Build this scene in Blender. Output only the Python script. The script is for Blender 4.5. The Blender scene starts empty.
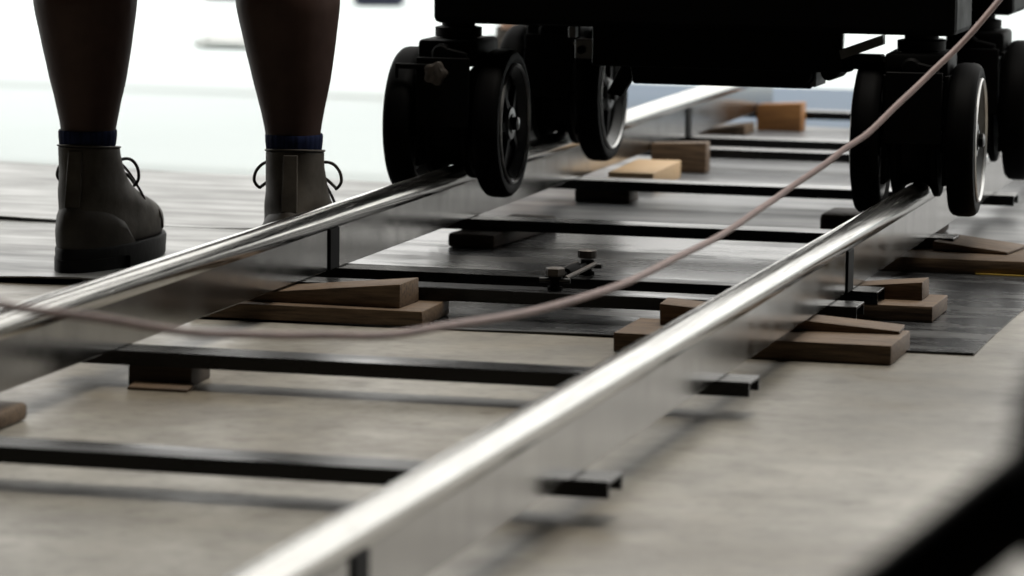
import bpy, bmesh, math, random
from mathutils import Vector, Matrix
from math import sin, cos, pi, radians as R
random.seed(7)
scene = bpy.context.scene
C = scene.collection

# ------------------------------------------------------------------ camera
cd = bpy.data.cameras.new('camera'); cam = bpy.data.objects.new('camera', cd); C.objects.link(cam)
cd.sensor_width = 36; cd.lens = 135.46; cd.clip_start = 0.05; cd.clip_end = 400
r_, u_, w_ = Vector((.96571224, .25934373, .01186149)), Vector((-.0437944, .11770173, .99208284)), Vector((-.25589435, .95858601, -.1250238))
M4 = Matrix(((r_.x, u_.x, -w_.x, 1.07942), (r_.y, u_.y, -w_.y, 0), (r_.z, u_.z, -w_.z, .5882), (0, 0, 0, 1)))
cam.matrix_world = M4
cd.dof.use_dof = True; cd.dof.focus_distance = 4.55; cd.dof.aperture_fstop = 7.5
scene.camera = cam

# ------------------------------------------------------------------ sky and exposure
wd = bpy.data.worlds.new('sky'); scene.world = wd; wd.use_nodes = True
bg = wd.node_tree.nodes['Background']; bg.inputs[0].default_value = (1.0, .99, .955, 1); bg.inputs[1].default_value = 2.0
# high sun from the side: lights the ground outside, the roof keeps it off the floor inside
sd = bpy.data.lights.new('sun', 'SUN'); sd.energy = 1.1; sd.angle = R(1.5); sun = bpy.data.objects.new('sun', sd); C.objects.link(sun); sun.location = (8, 12, 9); sun.rotation_euler = (R(2), R(42), 0)
# set lamp hung under the ceiling behind the dolly, aimed forward at the near floor
ad = bpy.data.lights.new('ceiling_softbox', 'AREA'); ad.shape = 'RECTANGLE'; ad.size = 1.3; ad.size_y = .8; ad.energy = 100; ad.color = (1, .94, .85)
al = bpy.data.objects.new('ceiling_softbox', ad); C.objects.link(al); al.location = (.45, 4.6, 3.1)
al.rotation_euler = (Vector((.65, 1.7, 0)) - Vector(al.location)).to_track_quat('-Z', 'Y').to_euler()
vs = scene.view_settings
vs.view_transform = 'Standard'; vs.look = 'None'; vs.gamma = 1; vs.use_curve_mapping = False; vs.exposure = 0.0

# ------------------------------------------------------------------ materials
def mat(name, col, rough=.5, metal=0, spec=.5, col2=None, scale=8, stretch=(1, 1, 1), bump=0, bscale=60, rough2=None, detail=6, lo=.35, hi=.65, coat=0):
    m = bpy.data.materials.new(name); m.use_nodes = True
    nt = m.node_tree; b = nt.nodes['Principled BSDF']
    b.inputs['Base Color'].default_value = (*col, 1); b.inputs['Roughness'].default_value = rough
    b.inputs['Metallic'].default_value = metal; b.inputs['Specular IOR Level'].default_value = spec
    b.inputs['Coat Weight'].default_value = coat
    tc = nt.nodes.new('ShaderNodeTexCoord'); mp = nt.nodes.new('ShaderNodeMapping'); mp.inputs['Scale'].default_value = stretch
    nt.links.new(tc.outputs['Object'], mp.inputs['Vector'])
    if col2 is not None or rough2 is not None:
        n = nt.nodes.new('ShaderNodeTexNoise'); n.inputs['Scale'].default_value = scale; n.inputs['Detail'].default_value = detail
        n.inputs['Roughness'].default_value = .62
        nt.links.new(mp.outputs[0], n.inputs['Vector'])
        mr = nt.nodes.new('ShaderNodeMapRange'); mr.inputs[1].default_value = lo; mr.inputs[2].default_value = hi
        nt.links.new(n.outputs[0], mr.inputs[0])
        if col2 is not None:
            mx = nt.nodes.new('ShaderNodeMix'); mx.data_type = 'RGBA'
            mx.inputs[6].default_value = (*col, 1); mx.inputs[7].default_value = (*col2, 1)
            nt.links.new(mr.outputs[0], mx.inputs[0]); nt.links.new(mx.outputs[2], b.inputs['Base Color'])
        if rough2 is not None:
            m2 = nt.nodes.new('ShaderNodeMapRange'); m2.inputs[3].default_value = rough; m2.inputs[4].default_value = rough2
            nt.links.new(mr.outputs[0], m2.inputs[0]); nt.links.new(m2.outputs[0], b.inputs['Roughness'])
    if bump:
        n2 = nt.nodes.new('ShaderNodeTexNoise'); n2.inputs['Scale'].default_value = bscale; n2.inputs['Detail'].default_value = 5
        nt.links.new(mp.outputs[0], n2.inputs['Vector'])
        bp = nt.nodes.new('ShaderNodeBump'); bp.inputs['Strength'].default_value = bump; bp.inputs['Distance'].default_value = .002
        nt.links.new(n2.outputs[0], bp.inputs['Height']); nt.links.new(bp.outputs[0], b.inputs['Normal'])
    return m

M = {}
M['concrete'] = mat('worn_concrete', (.345, .324, .278), .34, spec=.75, col2=(.175, .163, .137), scale=9, stretch=(1, 1.2, 1), rough2=.5, bump=.10, bscale=60, lo=.34, hi=.66, detail=12)
M['vinyl_dark'] = mat('charcoal_vinyl', (.022, .023, .025), .24, spec=.4, col2=(.10, .098, .094), scale=7, stretch=(.6, 2.2, 1), rough2=.5, bump=.18, bscale=9, lo=.48, hi=.80)
M['vinyl_grey'] = mat('grey_vinyl', (.26, .265, .255), .30, spec=.45, col2=(.15, .15, .145), scale=6, stretch=(.7, 3, 1), rough2=.48, bump=.15, bscale=10)
M['vinyl_blue'] = mat('blue_grey_vinyl', (.035, .075, .13), .5, spec=.25, col2=(.07, .115, .17), scale=3, stretch=(.5, 2.5, 1), rough2=.6, bump=.15, bscale=9)
M['vinyl_mid'] = mat('mid_grey_vinyl', (.16, .165, .17), .30, spec=.5, col2=(.09, .092, .095), scale=4, stretch=(.6, 3, 1), rough2=.5, bump=.15, bscale=9)
M['ground'] = mat('pale_sunlit_ground', (.585, .635, .63), .9, spec=.1, col2=(.60, .65, .645), scale=2)
M['dark_wall'] = mat('black_unseen_wall', (.012, .012, .012), .9, spec=.1, col2=(.02, .02, .02), scale=3, stretch=(6, 6, .3))  # unseen walls and ceiling, made black to deepen the contrast
M['steel'] = mat('polished_rail_steel', (.50, .49, .465), .16, 1, col2=(.38, .37, .35), scale=9, stretch=(60, 1.2, 60), rough2=.28, lo=.4, hi=.7)
M['web'] = mat('brushed_rail_web', (.36, .35, .33), .16, 1, col2=(.27, .262, .25), scale=6, stretch=(10, 3, 1.0), rough2=.27, lo=.3, hi=.8)
M['sleeper'] = mat('dark_sleeper_metal', (.004, .004, .004), .20, 0, spec=.28, col2=(.012, .012, .012), scale=5, stretch=(1, 5, 5), rough2=.36)
M['plate'] = mat('black_steel_plate', (.002, .002, .002), .6, 0, spec=.08)
M['wood'] = mat('worn_pine', (.16, .105, .062), .6, spec=.3, col2=(.062, .040, .024), scale=16, stretch=(1.2, 14, 14), bump=.25, bscale=30)
M['wood_pale'] = mat('fresh_pine', (.56, .39, .22), .6, spec=.3, col2=(.42, .28, .15), scale=16, stretch=(1.2, 14, 14), bump=.2, bscale=30)
M['wood_dark'] = mat('stained_old_board', (.06, .042, .03), .65, spec=.25, col2=(.03, .021, .015), scale=16, stretch=(1.2, 14, 14), bump=.25, bscale=30)
M['wood_orange'] = mat('orange_pine', (.36, .17, .055), .6, spec=.3, col2=(.22, .10, .035), scale=12, stretch=(1.2, 12, 12), bump=.2, bscale=30)
M['rubber'] = mat('black_rubber', (.0012, .0012, .0012), .6, spec=.04, col2=(.002, .002, .002), scale=20)
M['black_metal'] = mat('black_painted_metal', (.0015, .0015, .0015), .5, spec=.06, col2=(.0025, .0025, .0025), scale=15, rough2=.65)
M['rim'] = mat('dark_cast_rim', (.10, .10, .10), .28, .9, col2=(.06, .06, .058), scale=14, rough2=.45)
M['highlight'] = mat('rim_highlight', (.65, .65, .63), .42, 1, col2=(.5, .5, .5), scale=30)  # bright metal colour that paints in the edge highlight of the dark rim
M['hub'] = mat('worn_hub_steel', (.10, .10, .098), .32, 1, col2=(.05, .05, .05), scale=30)
M['grip'] = mat('worn_bronze_grip', (.10, .085, .072), .45, .3, col2=(.05, .045, .04), scale=60)
M['cable'] = mat('dusty_pink_cable_jacket', (.235, .155, .138), .5, spec=.4, col2=(.17, .11, .10), scale=40)
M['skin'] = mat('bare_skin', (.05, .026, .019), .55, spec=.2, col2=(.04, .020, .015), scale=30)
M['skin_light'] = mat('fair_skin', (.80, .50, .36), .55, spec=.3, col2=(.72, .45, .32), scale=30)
M['sock'] = mat('navy_ribbed_sock', (.014, .021, .06), .9, spec=.1, col2=(.006, .009, .026), scale=200, stretch=(1, 1, .02), bump=.5, bscale=120)
M['leather'] = mat('olive_brown_leather', (.075, .064, .050), .55, spec=.35, col2=(.042, .035, .027), scale=22, rough2=.7, bump=.3, bscale=60)
M['leather_dark'] = mat('dark_seam_leather', (.055, .046, .036), .55, spec=.3, col2=(.036, .03, .024), scale=22, bump=.25, bscale=60)
M['sole'] = mat('black_boot_sole', (.004, .004, .004), .6, spec=.2, bump=.3, bscale=100)
M['lace'] = mat('dark_lace', (.03, .025, .022), .8, spec=.15)
M['cloth_dark'] = mat('dark_cloth', (.02, .02, .025), .9, spec=.1, col2=(.03, .03, .035), scale=40)
M['navy'] = mat('navy_case_shell', (.02, .024, .05), .5, spec=.4, col2=(.03, .033, .06), scale=12)
M['paper'] = mat('pale_crumpled_sheet', (.66, .67, .65), .9, spec=.1, col2=(.6, .61, .59), scale=8)
M['yellow'] = mat('yellow_tape', (.50, .34, .06), .6, spec=.3)
M['scuff'] = mat('pale_scuff_dust', (.50, .50, .48), .9, spec=.1)

def concrete_wear(m):
    """broad brown stains and fine dark speckle over the slab"""
    nt = m.node_tree; b = nt.nodes['Principled BSDF']; src = b.inputs['Base Color'].links[0].from_socket
    tc = nt.nodes.new('ShaderNodeTexCoord')
    for sc_, lo, hi, col, det in ((1.9, .47, .66, (.58, .53, .46), 8), (70, .52, .68, (.74, .73, .71), 3), (22, .60, .72, (.66, .63, .59), 6)):
        n = nt.nodes.new('ShaderNodeTexNoise'); n.inputs['Scale'].default_value = sc_; n.inputs['Detail'].default_value = det
        mr = nt.nodes.new('ShaderNodeMapRange'); mr.inputs[1].default_value = lo; mr.inputs[2].default_value = hi
        mx = nt.nodes.new('ShaderNodeMix'); mx.data_type = 'RGBA'; mx.blend_type = 'MULTIPLY'; mx.inputs[7].default_value = (*col, 1)
        nt.links.new(tc.outputs['Object'], n.inputs['Vector']); nt.links.new(n.outputs[0], mr.inputs[0]); nt.links.new(mr.outputs[0], mx.inputs[0])
        nt.links.new(src, mx.inputs[6]); src = mx.outputs[2]
    # old oil stain soaked into the slab beside the mat corner
    mp = nt.nodes.new('ShaderNodeMapping'); mp.inputs['Location'].default_value = (-.60, -3.88, 0)
    n = nt.nodes.new('ShaderNodeTexNoise'); n.inputs['Scale'].default_value = 3.5; n.inputs['Detail'].default_value = 8
    ad_ = nt.nodes.new('ShaderNodeVectorMath'); ad_.operation = 'MULTIPLY_ADD'; ad_.inputs[1].default_value = (.7, .7, 0); ad_.inputs[2].default_value = (-.35, -.35, 0)
    sm = nt.nodes.new('ShaderNodeVectorMath'); sm.operation = 'ADD'; ln = nt.nodes.new('ShaderNodeVectorMath'); ln.operation = 'LENGTH'
    mr = nt.nodes.new('ShaderNodeMapRange'); mr.inputs[1].default_value = .10; mr.inputs[2].default_value = .62; mr.inputs[3].default_value = 1; mr.inputs[4].default_value = 0
    mx = nt.nodes.new('ShaderNodeMix'); mx.data_type = 'RGBA'; mx.blend_type = 'MULTIPLY'; mx.inputs[7].default_value = (.33, .30, .255, 1)
    nt.links.new(tc.outputs['Object'], mp.inputs[0]); nt.links.new(tc.outputs['Object'], n.inputs['Vector']); nt.links.new(n.outputs[1], ad_.inputs[0])
    nt.links.new(mp.outputs[0], sm.inputs[0]); nt.links.new(ad_.outputs[0], sm.inputs[1]); nt.links.new(sm.outputs[0], ln.inputs[0])
    nt.links.new(ln.outputs['Value'], mr.inputs[0]); nt.links.new(mr.outputs[0], mx.inputs[0]); nt.links.new(src, mx.inputs[6]); src = mx.outputs[2]
    nt.links.new(src, b.inputs['Base Color'])
concrete_wear(M['concrete'])

# ------------------------------------------------------------------ helpers
def tag(o, label=None, cat=None, group=None, kind=None):
    for k, v in (('label', label), ('category', cat), ('group', group), ('kind', kind)):
        if v: o[k] = v
    return o
def empty(name, loc, label=None, cat=None, group=None, rz=0, parent=None):
    o = bpy.data.objects.new(name, None); C.objects.link(o); o.empty_display_size = .05
    o.location = loc; o.rotation_euler = (0, 0, rz)
    if parent: o.parent = parent
    return tag(o, label, cat, group)
def obj(name, bm, m, parent=None, loc=None, smooth=False, auto=None):
    me = bpy.data.meshes.new(name)
    bmesh.ops.recalc_face_normals(bm, faces=bm.faces[:])
    bm.to_mesh(me); bm.free()
    me.materials.append(M[m])
    if smooth:
        for p in me.polygons: p.use_smooth = True
    if auto is not None:
        me.set_sharp_from_angle(angle=R(auto))
    o = bpy.data.objects.new(name, me); C.objects.link(o)
    if parent: o.parent = parent
    if loc is not None: o.location = loc
    return o
def box(bm, x0, x1, y0, y1, z0, z1, bevel=0, seg=1, mtx=None):
    r = bmesh.ops.create_cube(bm, size=1)
    vs = r['verts']
    for v in vs:
        v.co = Vector(((x0+x1)/2 + v.co.x*(x1-x0), (y0+y1)/2 + v.co.y*(y1-y0), (z0+z1)/2 + v.co.z*(z1-z0)))
    if bevel:
        es = list({e for v in vs for e in v.link_edges})
        rr = bmesh.ops.bevel(bm, geom=es, offset=bevel, segments=seg, affect='EDGES', profile=.5)
        vs = list({v for f in rr['faces'] for v in f.verts} | {v for v in vs if v.is_valid})
    if mtx is not None:
        for v in vs: v.co = mtx @ v.co
    return vs
def hexa(bm, pts, bevel=0, seg=1):
    """8 corners: bottom ring 0..3, top ring 4..7"""
    v = [bm.verts.new(p) for p in pts]
    fs = [(3, 2, 1, 0), (4, 5, 6, 7), (0, 1, 5, 4), (1, 2, 6, 5), (2, 3, 7, 6), (3, 0, 4, 7)]
    ff = [bm.faces.new([v[i] for i in f]) for f in fs]
    if bevel:
        es = list({e for f in ff for e in f.edges})
        bmesh.ops.bevel(bm, geom=es, offset=bevel, segments=seg, affect='EDGES', profile=.5)
def lathe(bm, prof, n=32, axis='Z', c=(0, 0, 0), closed=False):
    """prof: (radius, height) list"""
    c = Vector(c); rings = []
    def pt(r, h, a):
        if axis == 'Z': return c + Vector((r*cos(a), r*sin(a), h))
        if axis == 'X': return c + Vector((h, r*cos(a), r*sin(a)))
        return c + Vector((r*sin(a), h, r*cos(a)))
    for r, h in prof:
        if r < 1e-6: rings.append([bm.verts.new(pt(0, h, 0))])
        else: rings.append([bm.verts.new(pt(r, h, 2*pi*k/n)) for k in range(n)])
    L = len(rings)
    for i in range(L if closed else L-1):
        a, b = rings[i], rings[(i+1) % L]
        for k in range(n):
            k2 = (k+1) % n
            if len(a) == 1 and len(b) == 1: continue
            if len(a) == 1: bm.faces.new((a[0], b[k], b[k2]))
            elif len(b) == 1: bm.faces.new((a[k], b[0], a[k2]))
            else: bm.faces.new((a[k], b[k], b[k2], a[k2]))
def cr(pts, n=8):
    """Catmull-Rom resample"""
    P = [Vector(p) for p in pts]; P = [2*P[0]-P[1]] + P + [2*P[-1]-P[-2]]; out = []
    for i in range(1, len(P)-2):
        a, b, c, d = P[i-1:i+3]
        for k in range(n):
            t = k/n
            out.append(.5*((2*b) + (c-a)*t + (2*a-5*b+4*c-d)*t*t + (3*b-a-3*c+d)*t**3))
    out.append(P[-2]); return out
def tube(bm, path, rad, n=10, caps=True):
    path = [Vector(p) for p in path]
    rings = []; up = Vector((0, 0, 1)); prev = None
    for i, p in enumerate(path):
        t = (path[min(i+1, len(path)-1)] - path[max(i-1, 0)]).normalized()
        if prev is None:
            a = t.cross(up) if abs(t.dot(up)) < .95 else t.cross(Vector((1, 0, 0)))
        else:
            a = prev - t*prev.dot(t)
        a.normalize(); b = t.cross(a); prev = a
        r = rad[i] if isinstance(rad, (list, tuple)) else rad
        rings.append([bm.verts.new(p + r*(cos(2*pi*k/n)*a + sin(2*pi*k/n)*b)) for k in range(n)])
    for i in range(len(rings)-1):
        for k in range(n):
            bm.faces.new((rings[i][k], rings[i][(k+1) % n], rings[i+1][(k+1) % n], rings[i+1][k]))
    if caps:
        bm.faces.new(rings[0][::-1]); bm.faces.new(rings[-1])
def loft(bm, rings, caps=True):
    V = [[bm.verts.new(p) for p in r] for r in rings]; n = len(V[0])
    for i in range(len(V)-1):
        for k in range(n):
            bm.faces.new((V[i][k], V[i][(k+1) % n], V[i+1][(k+1) % n], V[i+1][k]))
    if caps:
        bm.faces.new(V[0][::-1]); bm.faces.new(V[-1])
    return V
def cyl(bm, p0, p1, r, n=16):
    tube(bm, [p0, p1], r, n)
NB = bmesh.new

# ------------------------------------------------------------------ the setting
def slab(name, x0, x1, y0, y1, z0, z1, m):
    b = NB(); box(b, x0, x1, y0, y1, z0, z1); o = obj(name, b, m); tag(o, kind='structure'); return o
slab('floor', -6.0, 5.0, -4.0, 5.70, -.10, 0, 'concrete')
slab('ground', -60, 60, 5.70, 120, -.10, -.002, 'ground')
slab('ceiling', -6.0, 5.0, -4.0, 5.70, 3.4, 3.5, 'dark_wall')
slab('wall_left', -6.1, -6.0, -4.0, 5.70, -.1, 3.5, 'dark_wall')
slab('wall_right', 5.0, 5.1, -4.0, 5.70, -.1, 3.5, 'dark_wall')
slab('wall_camera_side', -6.1, 5.1, -4.1, -4.0, -.1, 3.5, 'dark_wall')

def sheet(name, outline, th, m, label, lift=None, cat='floor mat', group=None):
    """thin floor sheet from a dense outline of (x, y); lift(x, y) raises curled edges"""
    b = NB()
    n = len(outline)
    top = [b.verts.new((x, y, th + (lift(x, y) if lift else 0))) for x, y in outline]
    bot = [b.verts.new((x, y, .0004 + (lift(x, y)*.85 if lift else 0))) for x, y in outline]
    b.faces.new(top); b.faces.new(bot[::-1])
    for i in range(n): b.faces.new((bot[i], bot[(i+1) % n], top[(i+1) % n], top[i]))
    o = obj(name, b, m); tag(o, label, cat, group); return o
def grid_sheet(name, x0, x1, y0, y1, nx, ny, th, m, label, lift=None, wob=.006, skew=0, cat='floor mat', group=None, zb=.0, back=None):
    b = NB()
    def P(i, j, t):
        u, v = i/nx, j/ny
        x = x0 + (x1-x0)*u + skew*v; y = y0 + (y1-y0)*v
        if j in (0, ny): y += wob*sin(9*x+j) + .5*wob*sin(23*x+1.3)
        if back and j == ny: y += back(x)
        if i in (0, nx): x += wob*.5*sin(7*y)
        z = zb + (lift(x, u, v) if lift else 0) + (th if t else 0)
        return (x, y, z)
    T = [[b.verts.new(P(i, j, 1)) for j in range(ny+1)] for i in range(nx+1)]
    B = [[b.verts.new(P(i, j, 0)) for j in range(ny+1)] for i in range(nx+1)]
    for i in range(nx):
        for j in range(ny):
            b.faces.new((T[i][j], T[i+1][j], T[i+1][j+1], T[i][j+1])); b.faces.new((B[i][j], B[i][j+1], B[i+1][j+1], B[i+1][j]))
    for i in range(nx):
        b.faces.new((T[i][0], B[i][0], B[i+1][0], T[i+1][0])); b.faces.new((T[i][ny], T[i+1][ny], B[i+1][ny], B[i][ny]))
    for j in range(ny):
        b.faces.new((T[0][j], T[0][j+1], B[0][j+1], B[0][j])); b.faces.new((T[nx][j], B[nx][j], B[nx][j+1], T[nx][j+1]))
    o = obj(name, b, m, smooth=True, auto=40); tag(o, label, cat, group); return o
fsheets = 'sheets of floor covering'
grid_sheet('floor_mat', -.56, .499, 4.12, 5.18, 60, 40, .0016, 'vinyl_dark', 'dark charcoal vinyl mat lying under the track joint and wood blocks',
           lift=lambda x, u, v: .0008*(1-v)**30*(1+sin(14*x)), wob=.003, group=fsheets, zb=.0003)
grid_sheet('floor_mat', -5.5, -.575, 4.345, 5.0, 90, 12, .002, 'vinyl_grey', 'pale grey floor sheet with curled front edge under the left boot',
           lift=lambda x, u, v: (.0050*(1+.6*sin(17*x)) if v < .04 else .0), wob=.008, group=fsheets, zb=.0003)
grid_sheet('floor_mat', -5.5, -.575, 4.985, 5.78, 90, 8, .002, 'vinyl_grey', 'pale grey floor sheet reaching the bright doorway edge behind the boots',
           lift=lambda x, u, v: (.0026*(1.2+sin(11*x)) if v < .1 else .0), wob=.010, group=fsheets, zb=.0003, back=lambda x: -.10*max(0, 1-(-.6-x)/.7))
grid_sheet('floor_mat', -.56, .95, 5.185, 6.98, 20, 30, .002, 'vinyl_mid', 'grey floor sheet lying under the track behind the dolly wheels',
           wob=.008, skew=-.12, group=fsheets, zb=.0003)

grid_sheet('floor_mat', -.76, 1.2, 6.99, 7.93, 20, 30, .002, 'vinyl_blue', 'blue floor sheet at the far end of the track before the bright ground',
           wob=.008, skew=-.05, group=fsheets, zb=.0003)

# ------------------------------------------------------------------ track
ZT, ZS, HS, RT, G = .110, .0355, .0145, .0155, .31        # rail top, sleeper top, sleeper thickness, tube radius, half gauge
ZC = ZT - RT
def rail(parent, x, y0, y1):
    b = NB(); n = 28; yy = [y0 + (y1-y0)*k/24 for k in range(25)]
    tube(b, [(x, y, ZC) for y in yy], RT, n)
    t = obj('rail_tube', b, 'steel', parent, smooth=True, auto=60)
    b = NB(); wv = .0115
    box(b, x-wv, x+wv, y0+.004, y1-.006, ZS, ZC-.006, .0012)
    obj('rail_web', b, 'web', t)
    for ye in (y0, y1):
        s = 1 if ye == y0 else -1
        b = NB(); box(b, x-.0135, x+.0135, min(ye, ye+s*.036), max(ye, ye+s*.036), ZS+.0005, ZC-.010, .001)
        if s == 1: obj('end_plate', b, 'plate', t)
        else: b.free()
    return t
def sleeper(parent, y, xe=.353):
    """inverted channel: top plate with two lips"""
    b = NB(); w = .05
    box(b, -xe, xe, y, y+w, ZS-.0035, ZS, .0006)
    box(b, -xe, xe, y, y+.0035, ZS-HS, ZS-.003)
    box(b, -xe, xe, y+w-.0035, y+w, ZS-HS, ZS-.003)
    s = obj('sleeper', b, 'sleeper', parent)
def section(y0, y1, sl, label):
    e = empty('track_section', (0, 0, 0), label, 'dolly track', 'coupled lengths of dolly track')
    for sx in (-1, 1): rail(e, sx*G, y0, y1)
    for y in sl: sleeper(e, y)
    return e
section(.55, 2.4295, (.55+.01, 1.26, 1.84, 2.385), 'length of steel dolly track nearest the camera, blurred at the bottom edge')
section(2.43, 4.3195, (2.456, 3.036, 3.613, 4.209), 'length of steel dolly track in front of the dolly, wood blocks beside it')
section(4.32, 6.2755, (4.349, 4.932, 5.511, 6.087), 'length of steel dolly track carrying the black dolly wheels')
section(6.276, 7.03, (6.2955, 6.915), 'far length of steel dolly track running out to the bright ground')

# coupling clamp at the middle of the joint
cl = empty('track_coupler', (0, 4.234, ZS+.0004), 'small steel screw coupler with two knobs joining the sleepers at mid-track', 'clamp', rz=R(0))
for k, (yy, h) in enumerate(((.0, .026), (.152, .030))):
    b = NB(); lathe(b, [(0, 0), (.009, 0), (.009, .004), (.006, .005), (.006, .012), (.008, .013), (.008, .018), (0, .018)], 12, 'Z', (0, yy, 0)); obj('post', b, 'black_metal', cl, smooth=True, auto=40)
    b = NB()
    for j in range(1): lathe(b, [(0, h-.010), (.010, h-.010), (.0115, h-.008), (.0115, h-.001), (.010, h), (0, h)], 6 if k == 0 else 14, 'Z', (0, yy, 0))
    obj('knob', b, 'grip', cl)
    b = NB(); cyl(b, (-.018, yy, .011), (.018, yy, .011), .0032, 10); obj('cross_pin', b, 'hub', cl, smooth=True, auto=40)
for sx in (-1, 1):
    b = NB(); cyl(b, (sx*.011, .006, .013), (sx*.011, .146, .014), .0028, 10); obj('tie_bar', b, 'grip', cl, smooth=True, auto=40)
b = NB(); lathe(b, [(0, .05), (.006, .05), (.0075, .054), (.0075, .095), (.006, .1), (0, .1)], 10, 'Y', (0, 0, .0135)); obj('turnbuckle', b, 'black_metal', cl, smooth=True, auto=40)
b = NB(); cyl(b, (0, .004, .0135), (0, .15, .0135), .0022, 8); obj('screw', b, 'hub', cl)

# ------------------------------------------------------------------ wood blocks and wedges
wg = 'wood blocks and wedges under the track'
def block(label, x0, x1, y0, y1, z0, hA, hB=None, m='wood', rz=0, bev=.0018, name=None, slab_axis='x', zrot=None):
    """board or wedge along local x: height hA at x0 end and hB at x1 end"""
    hB = hA if hB is None else hB
    cx, cy = (x0+x1)/2, (y0+y1)/2
    a, c = (x1-x0)/2, (y1-y0)/2
    b = NB()
    j = lambda s=.0008: random.uniform(-s, s)
    if slab_axis == 'x':
        pts = [(-a, -c, 0), (a, -c, 0), (a, c, 0), (-a, c, 0), (-a+j(), -c+j(), hA), (a+j(), -c+j(), hB), (a+j(), c+j(), hB), (-a+j(), c+j(), hA)]
    else:
        pts = [(-a, -c, 0), (a, -c, 0), (a, c, 0), (-a, c, 0), (-a+j(), -c+j(), hA), (a+j(), -c+j(), hA), (a+j(), c+j(), hB), (-a+j(), c+j(), hB)]
    hexa(b, pts, min(bev, hA*.3, hB*.3), 2)
    wedge = abs(hA-hB) > .004
    o = obj(name or ('wood_wedge' if wedge else 'wood_block'), b, m, smooth=True, auto=35)
    o.location = (cx, cy, z0); o.rotation_euler = (0, 0, rz)
    return tag(o, label, 'wedge' if wedge else 'wood block', wg)
zm = .0022
# right, near
block('long flat board lying under the right rail in front of the mat corner', .122, .425, 4.014, 4.140, 0, .0215, m='wood')
block('thin split wedge on top of the board under the right rail', .155, .418, 4.094, 4.150, .0217, .0240, .0035, m='wood', rz=R(3.5))
# right, behind the joint
block('lower dark block of the stack behind the right rail joint', .16, .416, 4.355, 4.468, zm, .0185, m='wood')
block('upper dark wedge of the stack behind the right rail joint', .19, .396, 4.404, 4.455, zm+.0187, .0012, .0212, m='wood')
# left joint
block('lower long board beside the left rail joint near the boots', -.40, -.124, 4.115, 4.230, zm, .0180, m='wood', rz=R(1))
block('upper wedge with thick end toward track centre on the left board', -.385, -.153, 4.135, 4.204, zm+.0182, .004, .0275, m='wood', rz=R(-2))
# under the second sleeper at left
block('small dark block under the sleeper beside the sagging cable', -.288, -.222, 3.617, 3.69, 0, .0208, m='wood_dark', rz=R(4))
block('thin curved wooden wedge tip poking out under a sleeper at left', -.276, -.213, 3.588, 3.615, 0, .003, .006, m='wood', slab_axis='y')
block('rounded wooden block end at the left picture edge', -.44, -.297, 3.302, 3.38, 0, .0175, m='wood', bev=.006)
# under the dolly, left
block('dark block below the sleeper behind the left front wheels', -.306, -.240, 4.885, 5.15, zm, .0185, .0185, m='wood_dark', rz=R(-4), bev=.004)
block('dark block under the sleeper before the pale pine block', -.298, -.215, 5.515, 5.575, zm, .0185, m='wood_dark')
block('pale pine block behind the sleeper beside the left rear wheel', -.296, -.226, 5.70, 5.93, zm, .028, m='wood_pale', rz=R(2))
block('brown wedge block standing on the blue sheet at the far joint', -.297, -.207, 6.01, 6.045, zm, .046, .050, m='wood')
block('thin pale wedge lying behind the far track joint', -.41, -.293, 6.745, 6.83, zm, .006, .0185, m='wood')
block('orange brown block farthest along the left rail', -.296, -.214, 6.86, 6.905, zm, .047, .052, m='wood_orange')
# right, inner and outer
block('dark rounded board end inside the right rail before the wheels', .123, .29, 5.225, 5.32, zm, .028, m='wood_dark', bev=.007)
block('wide dark board reaching out to the right of the right rail', .255, .66, 4.835, 4.985, zm, .0185, m='wood', rz=R(2))
block('splintered thin wedge on the wide board right of the rail', .335, .435, 4.905, 5.0, zm+.0193, .012, .003, m='wood', rz=R(-8))

# small litter
b = NB(); box(b, -.055, .055, -.002, .002, 0, .0015); o = obj('tape_strip', b, 'yellow', loc=(.452, 4.885-.055, .0022)); o.rotation_euler = (0, 0, R(-2))
tag(o, 'thin yellow strip lying on the dark mat at right', 'tape')
b = NB(); tube(b, cr([(.545, 4.22, .0012), (.552, 4.26, .0012), (.550, 4.30, .0012), (.558, 4.33, .0012)], 6), .0011, 6); o = obj('wire_scrap', b, 'lace'); tag(o, 'tiny dark bit of wire on the concrete right of the mat', 'wire')

# ------------------------------------------------------------------ dolly
WZ, WR = .1665, .0985
dolly = empty('camera_dolly', (0, 5.2, 0), 'black camera dolly rolling on the track on twin-wheel casters', 'dolly')
dy0 = 5.2
def part(name, bm, m, parent, **k): return obj(name, bm, m, parent, **k)
def D(bm, name, m, parent=dolly, **k):           # world-space part of the dolly
    for v in bm.verts: v.co.y -= dy0; v.co.z -= .012
    return obj(name, bm, m, parent, **k)
b = NB(); box(b, -.326, .362, 4.845, 4.985, .313, .40, .008, 2); D(b, 'front_beam', 'black_metal')
b = NB(); box(b, -.372, .360, 5.40, 5.54, .312, .40, .008, 2); D(b, 'rear_beam', 'black_metal')
b = NB(); hexa(b, [(-.115, 4.86, .262), (.215, 4.86, .262), (.10, 5.52, .262), (-.115, 5.52, .262), (-.115, 4.86, .42), (.215, 4.86, .42), (.10, 5.52, .42), (-.115, 5.52, .42)], .004, 2); D(b, 'chassis', 'black_metal')
b = NB(); hexa(b, [(-.068, 4.895, .238), (.170, 4.895, .238), (.09, 5.34, .236), (-.06, 5.34, .236), (-.068, 4.88, .264), (.178, 4.88, .264), (.10, 5.36, .264), (-.068, 5.36, .264)], .003, 2); D(b, 'belly_pan', 'black_metal')
b = NB(); box(b, -.31, .34, 4.86, 5.60, .40, .43, .006, 2); D(b, 'deck', 'rubber')
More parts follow.
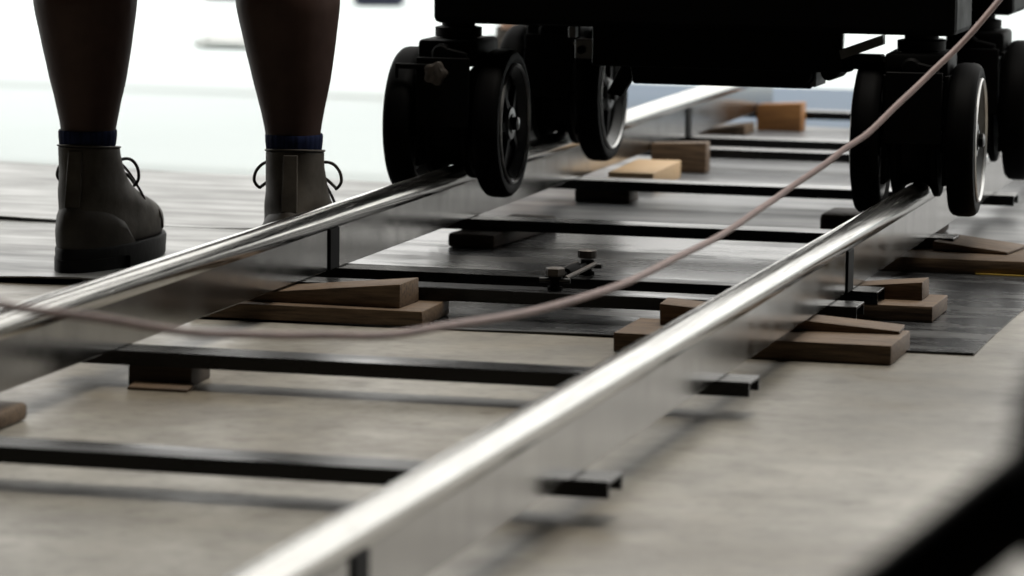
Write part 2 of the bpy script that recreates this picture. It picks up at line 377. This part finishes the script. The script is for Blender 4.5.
b = NB(); lathe(b, [(0, .43), (.11, .43), (.11, .45), (.075, .47), (.075, .95), (.09, .96), (.09, 1.0), (0, 1.0)], 28, 'Z', (0, 5.2, 0)); D(b, 'column', 'black_metal', smooth=True, auto=40)
b = NB(); cyl(b, (.16, 4.87, .258), (.16, 5.0, .258), .013, 14); cyl(b, (.196, 4.87, .262), (.196, 4.95, .262), .011, 12); D(b, 'adjuster_knob', 'black_metal', smooth=True, auto=40)
b = NB(); box(b, .168, .176, 4.89, 4.96, .241, .262, .001); D(b, 'lit_end_face', 'hub')  # lighter piece imitating the light on the end of the belly pan
# brake bracket by the left rear wheel
b = NB(); box(b, -.170, -.118, 4.99, 5.01, .262, .288, .001); D(b, 'bracket', 'rim')
b = NB()
for dx in (-.160, -.130): lathe(b, [(0, 4.984), (.006, 4.984), (.006, 4.99), (0, 4.99)], 6, 'Y', (dx, 0, .274))
D(b, 'bolt', 'black_metal')
b = NB(); box(b, -.112, -.085, 4.985, 5.0, .278, .300, .001); D(b, 'clip', 'rim')
b = NB(); box(b, -.178, -.168, 4.985, 5.0, .290, .305, .001); D(b, 'clip', 'rim')
b = NB(); hexa(b, [(-.128, 5.0, .216), (-.108, 5.0, .212), (-.108, 5.016, .212), (-.128, 5.016, .216), (-.098, 5.0, .275), (-.070, 5.0, .275), (-.070, 5.016, .275), (-.098, 5.016, .275)], .001); D(b, 'brake_lever', 'black_metal')
# steering bracket on the right
b = NB(); hexa(b, [(.215, 4.85, .280), (.268, 4.85, .300), (.268, 4.87, .300), (.215, 4.87, .280), (.212, 4.85, .292), (.268, 4.85, .313), (.268, 4.87, .313), (.212, 4.87, .292)]); D(b, 'steering_arm', 'rim')
b = NB(); box(b, .222, .262, 4.88, 4.91, .266, .285, .002); box(b, .19, .222, 4.88, 4.91, .262, .29, .002); D(b, 'steering_link', 'black_metal')

wheel_mesh = {}
def caster_meshes():
    t = .018
    b = NB(); p = [(.079, -t+.003), (.086, -t), (.093, -t+.001), (.097, -t+.005), (WR, -t+.011), (WR, t-.011), (.097, t-.005), (.093, t-.001), (.086, t), (.079, t-.003)]
    lathe(b, p, 64, 'X', closed=True); wheel_mesh['tyre'] = ('tyre', b, 'rubber')
    b = NB(); lathe(b, [(.0792, t-.006), (.0795, t+.0006), (.0778, t+.0020), (.0758, t-.001), (.0764, t-.006)], 64, 'X', closed=True); wheel_mesh['highlight'] = ('rim_highlight_ring', b, 'highlight')  # thin ring standing in for the highlight along the rim edge
    b = NB(); p = [(.0795, -t+.004), (.0795, t-.003), (.0775, t-.001), (.0755, t-.003), (.067, t-.013), (.067, -t+.013), (.0755, -t+.003)]
    lathe(b, p, 64, 'X', closed=True)
    wheel_mesh['rim'] = ('rim', b, 'rim')
    b = NB()
    lathe(b, [(.067, -.003), (.067, .001), (.02, .003), (.02, -.003)], 48, 'X', closed=True)
    for k in range(5):
        a = 2*pi*k/5 + .3
        m = Matrix.Rotation(a, 4, 'X')
        hexa(b, [m @ Vector(q) for q in ((.0, -.006, .066), (.0, .006, .066), (.0, .009, .018), (.0, -.009, .018), (.007, -.004, .066), (.007, .004, .066), (.012, .007, .018), (.012, -.007, .018))])
    wheel_mesh['spokes'] = ('wheel_disc', b, 'black_metal')
    b = NB(); lathe(b, [(0, -.012), (.024, -.012), (.024, .010), (.021, .014), (.013, .0145), (.013, .016), (0, .016)], 32, 'X'); lathe(b, [(0, .0155), (.009, .0155), (.009, .022), (.006, .0235), (0, .0235)], 6, 'X')
    wheel_mesh['hub'] = ('hub', b, 'hub')
    b = NB(); p = [(.020, -.030), (.072, -.030), (.074, -.028), (.074, -.022), (.0615, -.0155), (.058, -.009), (.0568, 0), (.058, .009), (.0615, .0155), (.074, .022), (.074, .028), (.072, .030), (.020, .030)]
    lathe(b, p, 56, 'X', closed=True); wheel_mesh['roller'] = ('track_roller', b, 'black_metal')
    b = NB()
    box(b, -.041, .041, -.056, .056, .077, .112, .006, 2)
    hexa(b, [(-.036, -.084, .0), (.036, -.084, .0), (.036, -.079, .0), (-.036, -.079, .0), (-.036, -.082, .090), (.036, -.082, .090), (.036, -.076, .090), (-.036, -.076, .090)], .001)
    for sx in (-1, 1): 
        box(b, sx*.039-.003, sx*.039+.003, -.060, .060, -.055, .085, .001)
    cyl(b, (-.082, 0, 0), (.082, 0, 0), .009, 16)
    wheel_mesh['fork'] = ('fork', b, 'black_metal')
    b = NB(); lathe(b, [(0, .110), (.020, .110), (.020, .112), (.031, .114), (.031, .126), (.022, .128), (.022, .140), (0, .140)], 28, 'Z'); wheel_mesh['kingpin'] = ('kingpin', b, 'black_metal')
    b = NB(); n = 40; prof = []
    rings = []
    for (h, s) in ((0, .6), (.002, 1), (.012, 1), (.014, .75)):
        rings.append([Vector((s*(.0145+.0016*cos(5*2*pi*k/n))*cos(2*pi*k/n), -h, s*(.0145+.0016*cos(5*2*pi*k/n))*sin(2*pi*k/n))) for k in range(n)])
    loft(b, rings); wheel_mesh['knob'] = ('lock_knob', b, 'grip')
    b = NB(); box(b, -.048, .0, -.003, .003, -.0035, .0035, .001); box(b, -.048, -.046, -.004, .004, -.016, .0035); wheel_mesh['lever'] = ('lock_lever', b, 'black_metal')
    b = NB(); lathe(b, [(0, -.012), (.010, -.012), (.013, -.009), (.013, .002), (0, .002)], 20, 'Y'); hexa(b, [(0, -.012, -.010), (.036, -.010, -.018), (.036, -.002, -.018), (0, -.002, -.010), (0, -.012, .010), (.036, -.010, .002), (.036, -.002, .002), (0, -.002, .010)], .002); wheel_mesh['latch'] = ('latch', b, 'black_metal')
    for k, (nm, bm, m) in list(wheel_mesh.items()):
        me = bpy.data.meshes.new(nm); bmesh.ops.recalc_face_normals(bm, faces=bm.faces[:]); bm.to_mesh(me); bm.free()
        me.materials.append(M[m])
        for p_ in me.polygons: p_.use_smooth = True
        me.set_sharp_from_angle(angle=R(32)); wheel_mesh[k] = (nm, me)
caster_meshes()
def caster(x, y, rz=0, front=True, spin=0):
    e = empty('caster', (x, y-dy0, WZ), rz=rz, parent=dolly)
    def put(k, loc=(0, 0, 0), rot=(0, 0, 0)):
        nm, me = wheel_mesh[k]; o = bpy.data.objects.new(nm, me); C.objects.link(o); o.parent = e; o.location = loc; o.rotation_euler = rot
    for s in (-1, 1):
        rot = (spin, 0, 0) if s == 1 else (spin, 0, pi)
        for k in ('tyre', 'rim', 'highlight', 'spokes', 'hub'): put(k, (s*.0605, 0, 0), rot)
    put('roller'); put('fork'); put('kingpin')
    put('latch', (-.006, -.058, .094))
    if front: put('knob', (-.006, -.086, .070)); put('lever', (-.014, -.084, .078))
    return e
caster(-G, 4.915, R(1.0), spin=.1)
caster(G, 4.90, R(3.0), False, .7)
caster(-G, 5.475, R(0), False, .45)
caster(G, 5.42, R(2), False, .2)

# ------------------------------------------------------------------ cable
cp = [(.43, 4.86, .405), (.50, 4.72, .52), (.535, 4.45, .505), (.522, 4.28, .428), (0.502, 4.22, 0.392), (0.457, 4.14, 0.332), (0.425, 4.07, 0.294), (0.395, 3.99, 0.258), (0.371, 3.92, 0.237), (0.342, 3.82, 0.211), (0.324, 3.72, 0.194), (0.298, 3.54, 0.175), (0.27, 3.32, 0.1655), (0.229, 3.09, 0.168), (0.192, 2.91, 0.1785), (0.154, 2.8, 0.190), (0.117, 2.7, 0.204), (0.061, 2.57, 0.231), (0.012, 2.46, 0.259), (-.06, 2.30, .31), (-.2, 2.1, .36), (-.45, 1.9, .30), (-.7, 1.7, .12), (-.9, 1.4, .006), (-1.3, 1.0, .005)]
b = NB(); pth = cr(cp, 8)
tube(b, [p + Vector((0, 0, max(.004-p.z, -.012) + .0012*sin(i*.55)*sin(i*.13))) for i, p in enumerate(pth)], .0034, 10)
tag(obj('cable', b, 'cable', smooth=True), 'dusty pink cable sagging across the track in front of the dolly', 'cable')

# ------------------------------------------------------------------ people
def ell(c, rx, ry, n=20, rz=0, tilt=None):
    out = []
    for k in range(n):
        a = 2*pi*k/n; x, y = rx*cos(a), ry*sin(a)
        out.append(Vector((c[0] + x*cos(rz) - y*sin(rz), c[1] + x*sin(rz) + y*cos(rz), c[2])))
    return out
def remesh(bm, name, m, parent, vox=.009, smooth_it=4):
    me = bpy.data.meshes.new(name); bmesh.ops.recalc_face_normals(bm, faces=bm.faces[:]); bm.to_mesh(me); bm.free()
    o = bpy.data.objects.new(name, me); C.objects.link(o)
    md = o.modifiers.new('r', 'REMESH'); md.mode = 'VOXEL'; md.voxel_size = vox
    sm = o.modifiers.new('s', 'SMOOTH'); sm.iterations = smooth_it; sm.factor = .5
    dg = bpy.context.evaluated_depsgraph_get(); me2 = bpy.data.meshes.new_from_object(o.evaluated_get(dg))
    o.modifiers.clear(); o.data = me2; me2.name = name
    me2.materials.clear(); me2.materials.append(M[m])
    for p in me2.polygons: p.use_smooth = True
    o.parent = parent
    return o
def body(root, fl, fr, m='skin', face=0, vox=.009):
    """fl, fr: ankle positions (x, y) of left and right foot in root space; body faces +y rotated by face"""
    b = NB(); cf, sf = cos(face), sin(face)
    def W(x, y, z): return (x*cf - y*sf + mid[0], x*sf + y*cf + mid[1], z)
    mid = ((fl[0]+fr[0])/2, (fl[1]+fr[1])/2)
    for f, s in ((fl, -1), (fr, 1)):
        hip = W(s*.085, 0, .90); knee = (f[0] - .010*(s > 0), f[1] + .012, .50)
        prof = [(.085, .030, .036), (.12, .030, .033), (.15, .0325, .036), (.18, .0352, .040), (.21, .0412, .047), (.24, .0485, .054), (.285, .0570, .061), (.335, .0655, .068), (.38, .0660, .067), (.44, .056, .060), (.50, .058, .064), (.56, .066, .072), (.66, .076, .082), (.78, .085, .092), (.90, .088, .098)]
        rings = []
        for z, rx, ry in prof:
            if z < .5: t = (z-.085)/.415; cx, cy = f[0]+(knee[0]-f[0])*t, f[1]+(knee[1]-f[1])*t
            else: t = (z-.5)/.4; cx, cy = knee[0]+(hip[0]-knee[0])*t, knee[1]+(hip[1]-knee[1])*t
            bulge = -.012*math.exp(-((z-.36)/.09)**2)     # calf sits to the back
            rings.append(ell((cx - bulge*-sf, cy + bulge*cf, z), rx, ry, 20, face))
        loft(b, rings)
    tor = [(.82, .15, .10), (.90, .168, .112), (.98, .155, .105), (1.06, .140, .095), (1.15, .150, .10), (1.27, .168, .108), (1.37, .175, .10), (1.43, .13, .08), (1.46, .065, .06)]
    loft(b, [ell(W(0, 0, z), rx, ry, 24, face) for z, rx, ry in tor])
    loft(b, [ell(W(0, .005+.01*k, 1.44+.03*k), .052, .055, 18, face) for k in range(4)])
    hd = [(1.50, .03, .035, .035), (1.52, .050, .062, .03), (1.56, .064, .080, .02), (1.61, .073, .092, .015), (1.66, .076, .096, .010), (1.70, .070, .088, .005), (1.735, .048, .06, 0), (1.75, .015, .02, 0)]
    loft(b, [ell(W(0, y, z), rx, ry, 24, face) for z, rx, ry, y in hd])
    tube(b, [W(0, .10, 1.645), W(0, .118, 1.61), W(0, .104, 1.60)], [.008, .013, .009], 8)     # nose
    for s in (-1, 1):
        tube(b, [W(s*.072, 0, 1.60), W(s*.082, -.006, 1.625), W(s*.082, -.006, 1.65), W(s*.072, 0, 1.66)], .011, 8)   # ear
        tube(b, [W(s*.16, 0, 1.385), W(s*.20, -.01, 1.30), W(s*.225, -.02, 1.12), W(s*.235, 0, 1.05), W(s*.235, .06, .90), W(s*.23, .08, .83)], [.052, .048, .042, .038, .032, .025], 14)
        loft(b, [[Vector(W(s*.23 + .016*cos(a), .085 + .04*sin(a) + k*.005, .84 - .03*k)) for a in [2*pi*i/12 for i in range(12)]] for k in range(4)])
        for q, ln in enumerate((.062, .072, .068, .054)):
            y0 = .115 - .022*q
            tube(b, [W(s*.23, y0, .765), W(s*.226, y0+.003, .765-ln*.5), W(s*.215, y0+.002, .765-ln)], [.0095, .009, .008], 8)
        tube(b, [W(s*.225, .115, .81), W(s*.215, .145, .785), W(s*.208, .15, .755)], [.011, .010, .008], 8)
    return remesh(b, 'body', m, root, vox, 3)

def boot(parent, loc, rz, side):
    e = empty('boot', loc, rz=rz, parent=parent)
    n = 40
    def ring(z, yb, yf, w, sq=2.3, off=0):
        out = []; cy = (yb+yf)/2; a = (yf-yb)/2
        for k in range(n):
            t = 2*pi*k/n; c, s = cos(t), sin(t)
            x = w*math.copysign(abs(c)**(2/sq), c); y = a*math.copysign(abs(s)**(2/sq), s)
            # narrower waist and heel, slight inward curve of the toe
            u = (y+a)/(2*a)
            x *= (.80 + .24*math.sin(min(1, max(0, u))*pi*.82)) if yf > .12 else 1
            x += -side*.010*max(0, u-.5)*(1 if yf > .12 else 0)
            out.append(Vector((x, cy+y, z)))
        return out
    up = [(.024, -.064, .196, .044), (.036, -.067, .200, .046), (.050, -.068, .199, .0455), (.062, -.066, .188, .0435), (.074, -.062, .158, .0415), (.086, -.055, .120, .0400), (.100, -.049, .088, .0382), (.115, -.0455, .067, .0368), (.130, -.0440, .053, .0360), (.146, -.0440, .046, .0360), (.152, -.0445, .046, .0365)]
    rings = []
    for i, (z, yb, yf, w) in enumerate(up):
        rr = ring(z, yb, yf, w)
        for k, v in enumerate(rr):     # leather creases
            v += Vector((math.copysign(1, v.x), 0, 0))*.0011*sin(v.z*160 + v.y*38 + side)*(1 if .05 < z < .145 else 0)
            if z > .14: v.z += .004*cos(2*pi*k/n*1.0 - pi/2)*-1
        rings.append(rr)
    inner = [v*1 for v in ring(.150, -.041, .043, .0335)]; inner2 = ring(.115, -.038, .042, .032)
    b = NB(); loft(b, rings + [inner, inner2], caps=True)
    o = obj('upper', b, 'leather', e, smooth=True)
    o.modifiers.new('sub', 'SUBSURF').render_levels = 1
    # heel counter: raised rear shell with an arched top edge
    b = NB(); V = []
    ks = [k for k in range(n) if 188 <= 360*k/n <= 352]
    cnt = up[:6]
    def sample(z, k):
        for i in range(len(cnt)-1):
            if cnt[i][0] <= z <= cnt[i+1][0]:
                t = (z-cnt[i][0])/(cnt[i+1][0]-cnt[i][0])
                return ring(z, *[cnt[i][q]+(cnt[i+1][q]-cnt[i][q])*t for q in (1, 2, 3)])[k]
    for k in ks:
        d = (k - ks[0])/(len(ks)-1)*2-1
        top = .030 + .050*max(0, 1-abs(d)**3.0)**.5
        col = []
        for q in range(7):
            z = .0245 + (top-.0245)*q/6
            v = sample(min(z, .0859), k); nrm = Vector((v.x, (v.y-.0)*.9, 0)).normalized()
            col.append(b.verts.new(v + nrm*(.0024 if q < 6 else .0)))
        V.append(col)
    for i in range(len(V)-1):
        for q in range(6): b.faces.new((V[i][q], V[i+1][q], V[i+1][q+1], V[i][q+1]))
    obj('heel_counter', b, 'leather_dark', e, smooth=True)
    # back strap, collar binding
    b = NB()
    hexa(b, [(-.010, -.0580, .080), (.010, -.0580, .080), (.010, -.045, .080), (-.010, -.045, .080), (-.009, -.0462, .150), (.009, -.0462, .150), (.009, -.040, .150), (-.009, -.040, .150)], .001); obj('back_strap', b, 'leather', e)
    b = NB(); rr = ring(.1520, -.0440, .0455, .0362)
    for k, v in enumerate(rr): v.z -= .004*cos(2*pi*k/n - pi/2)
    tube(b, rr + [rr[0]], .0014, 8, caps=False); obj('collar_binding', b, 'leather_dark', e, smooth=True)
    # sole with separate heel
    b = NB()
    loft(b, [ring(.0, -.070, .200, .0455), ring(.003, -.072, .203, .047), ring(.026, -.071, .204, .0485), ring(.029, -.069, .201, .047)])
    obj('sole', b, 'sole', e, smooth=True, auto=40)
    b = NB(); loft(b, [[Vector((v.x, min(v.y, .012), v.z)) for v in ring(z, -.0735, .203, .0485)] for z in (-.0005, .0150)]); obj('heel', b, 'sole', e, smooth=True, auto=40)
    # laces: rungs and bow loops
    for q, (y, z) in enumerate(((.066, .118), (.080, .106), (.098, .094), (.120, .085), (.060, .132))):
        b = NB(); wv = .022
        tube(b, cr([(-wv, y-.012, z-.002), (0, y+.004, z+.004), (wv, y-.012, z-.002)], 6), .0018, 6); obj('lace', b, 'lace', e, smooth=True)
    for s in (-1, 1):
        b = NB(); tube(b, cr([(s*.004, .056, .122), (s*.024, .050, .132), (s*.041, .040, .133), (s*.052, .033, .124), (s*.055, .029, .111), (s*.049, .031, .102), (s*.045, .039, .104), (s*.030, .049, .114), (s*.002, .058, .121)], 7), .0021, 7)
        obj('lace_loop', b, 'lace', e, smooth=True)
        b = NB(); tube(b, cr([(s*.003, .063, .136), (s*.02, .075, .118), (s*.034, .085, .092), (s*.040, .088, .078)], 6), .0018, 6); obj('lace_end', b, 'lace', e, smooth=True)
    # toe cap seam
    b = NB(); arc = []
    for k in range(13):
        t = pi*k/12; rr = ring(.040 + .026*sin(t), -.07, .195, .0475)
        x = .045*cos(t); arc.append((x*.95 - side*.006, .128 + .012*sin(t), .038 + .040*sin(t)))
    tube(b, arc, .0016, 6); obj('toe_cap_seam', b, 'leather_dark', e, smooth=True)
    return e
def sock(parent, loc, rz):
    b = NB(); n = 72; rings = []
    for z, r in ((.12, .0290), (.150, .0325), (.158, .0350), (.167, .0360), (.174, .0362), (.176, .0352)):
        rings.append([Vector(((r + .0009*(k % 3 == 0))*cos(2*pi*k/n)*.98, (r+.003 + .0009*(k % 3 == 0))*sin(2*pi*k/n), z)) for k in range(n)])
    loft(b, rings, caps=False); o = obj('sock', b, 'sock', parent, smooth=True); o.location = loc; o.rotation_euler = (0, 0, rz); return o
def clothes(root, fl, fr, face, dark):
    mid = ((fl[0]+fr[0])/2, (fl[1]+fr[1])/2)
    b = NB()
    cf, sf = cos(face), sin(face)
    W = lambda x, y, z: (x*cf - y*sf + mid[0], x*sf + y*cf + mid[1], z)
    loft(b, [ell(W(0, 0, z), rx, ry, 28, face) for z, rx, ry in ((.80, .185, .13), (.90, .185, .13), (1.0, .168, .118), (1.02, .16, .115))])
    for f, s in ((fl, -1), (fr, 1)):
        hx = W(s*.085, 0, 0)
        loft(b, [ell(((f[0]-hx[0])*k+hx[0], (f[1]-hx[1])*k+hx[1]+.004, z), .108, .112, 24, face) for z, k in ((.56, .42), (.68, .28), (.84, .06))])
    obj('shorts', b, 'cloth_dark', root, smooth=True, auto=50)
    b = NB()
    loft(b, [ell(W(0, 0, z), rx, ry, 28, face) for z, rx, ry in ((.95, .18, .13), (1.06, .165, .118), (1.15, .168, .118), (1.27, .184, .124), (1.37, .190, .115), (1.43, .14, .09), (1.455, .075, .07))])
    for s in (-1, 1): tube(b, [W(s*.13, 0, 1.38), W(s*.20, -.01, 1.30), W(s*.22, -.015, 1.16)], [.07, .066, .062], 16)
    obj('shirt', b, 'cloth_dark', root, smooth=True, auto=50)
    b = NB()
    loft(b, [ell(W(0, y, z), rx, ry, 24, face) for z, rx, ry, y in ((1.58, .074, .08, -.022), (1.64, .082, .094, -.012), (1.69, .080, .094, -.004), (1.73, .062, .074, -.002), (1.762, .02, .03, 0))])
    obj('hair', b, 'lace', root, smooth=True)
pl = empty('person', (-.565, 4.57, 0), 'person in brown lace-up boots and blue socks standing beside the left rail', 'person')
FL, FR = (-.111, -.062), (.146, -.018)
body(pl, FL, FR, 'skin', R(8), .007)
boot(pl, (FL[0], FL[1]+.004, .0025), R(-1), -1); boot(pl, (FR[0], FR[1]+.004, .0025), R(11), 1)
sock(pl, (FL[0], FL[1], 0), R(-1)); sock(pl, (FR[0], FR[1], 0), R(12))
clothes(pl, FL, FR, R(8), True)
# second person, far out on the bright ground, one bare leg visible behind the dolly
p2 = empty('person', (-.737, 7.3, .0025), 'person at the far mat behind the dolly, one bare leg showing above the left wheels', 'person')
F2, F3 = (-.13, 0), (-.02, .10)
body(p2, F2, F3, 'skin_light', R(170), .012)
boot(p2, (F2[0], F2[1], -.002), R(170), -1); boot(p2, (F3[0], F3[1], -.002), R(190), 1)
clothes(p2, F2, F3, R(170), True)

# ------------------------------------------------------------------ far things on the bright ground
def soft_lump(name, c, s, rz, m, label, cat, seed=1, amp=.12):
    rnd = random.Random(seed); b = NB(); bmesh.ops.create_icosphere(b, subdivisions=4, radius=1)
    ph = [rnd.uniform(0, 6) for _ in range(6)]
    for v in b.verts:
        d = 1 + amp*(sin(5*v.co.x+ph[0])*sin(4*v.co.y+ph[1]) + .6*sin(9*v.co.y+ph[2])*sin(8*v.co.z+ph[3]))
        v.co = Vector((v.co.x*s[0]*d, v.co.y*s[1]*d, max(-.35, v.co.z*d)*s[2]))
    o = obj(name, b, m, loc=(c[0], c[1], c[2]+.35*s[2]), smooth=True); o.rotation_euler = (0, 0, rz); return tag(o, label, cat)
e = empty('equipment_case', (-2.20, 10.75, 0), 'dark navy case on the bright ground at the top edge right of the leg', 'case', rz=R(15))
b = NB(); box(b, -.075, .075, -.06, .06, 0, .16, .02, 3); obj('body', b, 'navy', e, smooth=True, auto=40)
b = NB(); box(b, -.078, .078, -.063, .063, .16, .19, .01, 2); obj('lid', b, 'navy', e, smooth=True, auto=40)
b = NB(); tube(b, cr([(-.03, 0, .188), (-.025, 0, .21), (.025, 0, .21), (.03, 0, .188)], 6), .006, 8); obj('handle', b, 'black_metal', e, smooth=True)
soft_lump('sandbag', (-2.68, 10.85, 0), (.09, .07, .06), R(10), 'cloth_dark', 'small dark sandbag at the top edge between the two legs', 'sandbag', 3)
soft_lump('crumpled_sheet', (-1.93, 8.75, 0), (.11, .09, .022), R(-10), 'paper', 'pale crumpled sheet on the bright ground left of the right leg', 'sheet', 5, .2)

# ------------------------------------------------------------------ foreground stand, close to the lens
st = empty('light_stand', (.952, 1.25, 0), 'black tripod stand out of focus in the lower right corner', 'light stand')
b = NB(); lathe(b, [(0, .05), (.016, .05), (.016, .9), (.0125, .905), (.0125, 1.9), (0, 1.9)], 20, 'Z'); obj('pole', b, 'plate', st, smooth=True, auto=40)
b = NB(); lathe(b, [(.016, .345), (.030, .345), (.036, .352), (.036, .385), (.034, .400), (.029, .410), (.016, .414)], 28, 'Z'); obj('collar', b, 'plate', st, smooth=True, auto=40)
for k, a in enumerate((R(190), R(310), R(70))):
    b = NB(); d = Vector((cos(a), sin(a), 0))
    cyl(b, d*.020 + Vector((0, 0, .374)), d*.44 + Vector((0, 0, .014)), .0155, 16); lg = obj('leg', b, 'plate', st, smooth=True, auto=40)
    b = NB(); cyl(b, d*.415 + Vector((0, 0, .035)), d*.448 + Vector((0, 0, .008)), .016, 14); obj('rubber_foot', b, 'rubber', lg, smooth=True, auto=40)
    b = NB(); cyl(b, d*.012 + Vector((0, 0, .09)), d*.23 + Vector((0, 0, .19)), .006, 10); obj('brace', b, 'plate', st, smooth=True, auto=40)
b = NB(); lathe(b, [(0, .07), (.024, .07), (.024, .11), (0, .11)], 20, 'Z'); obj('lower_collar', b, 'plate', st, smooth=True, auto=40)
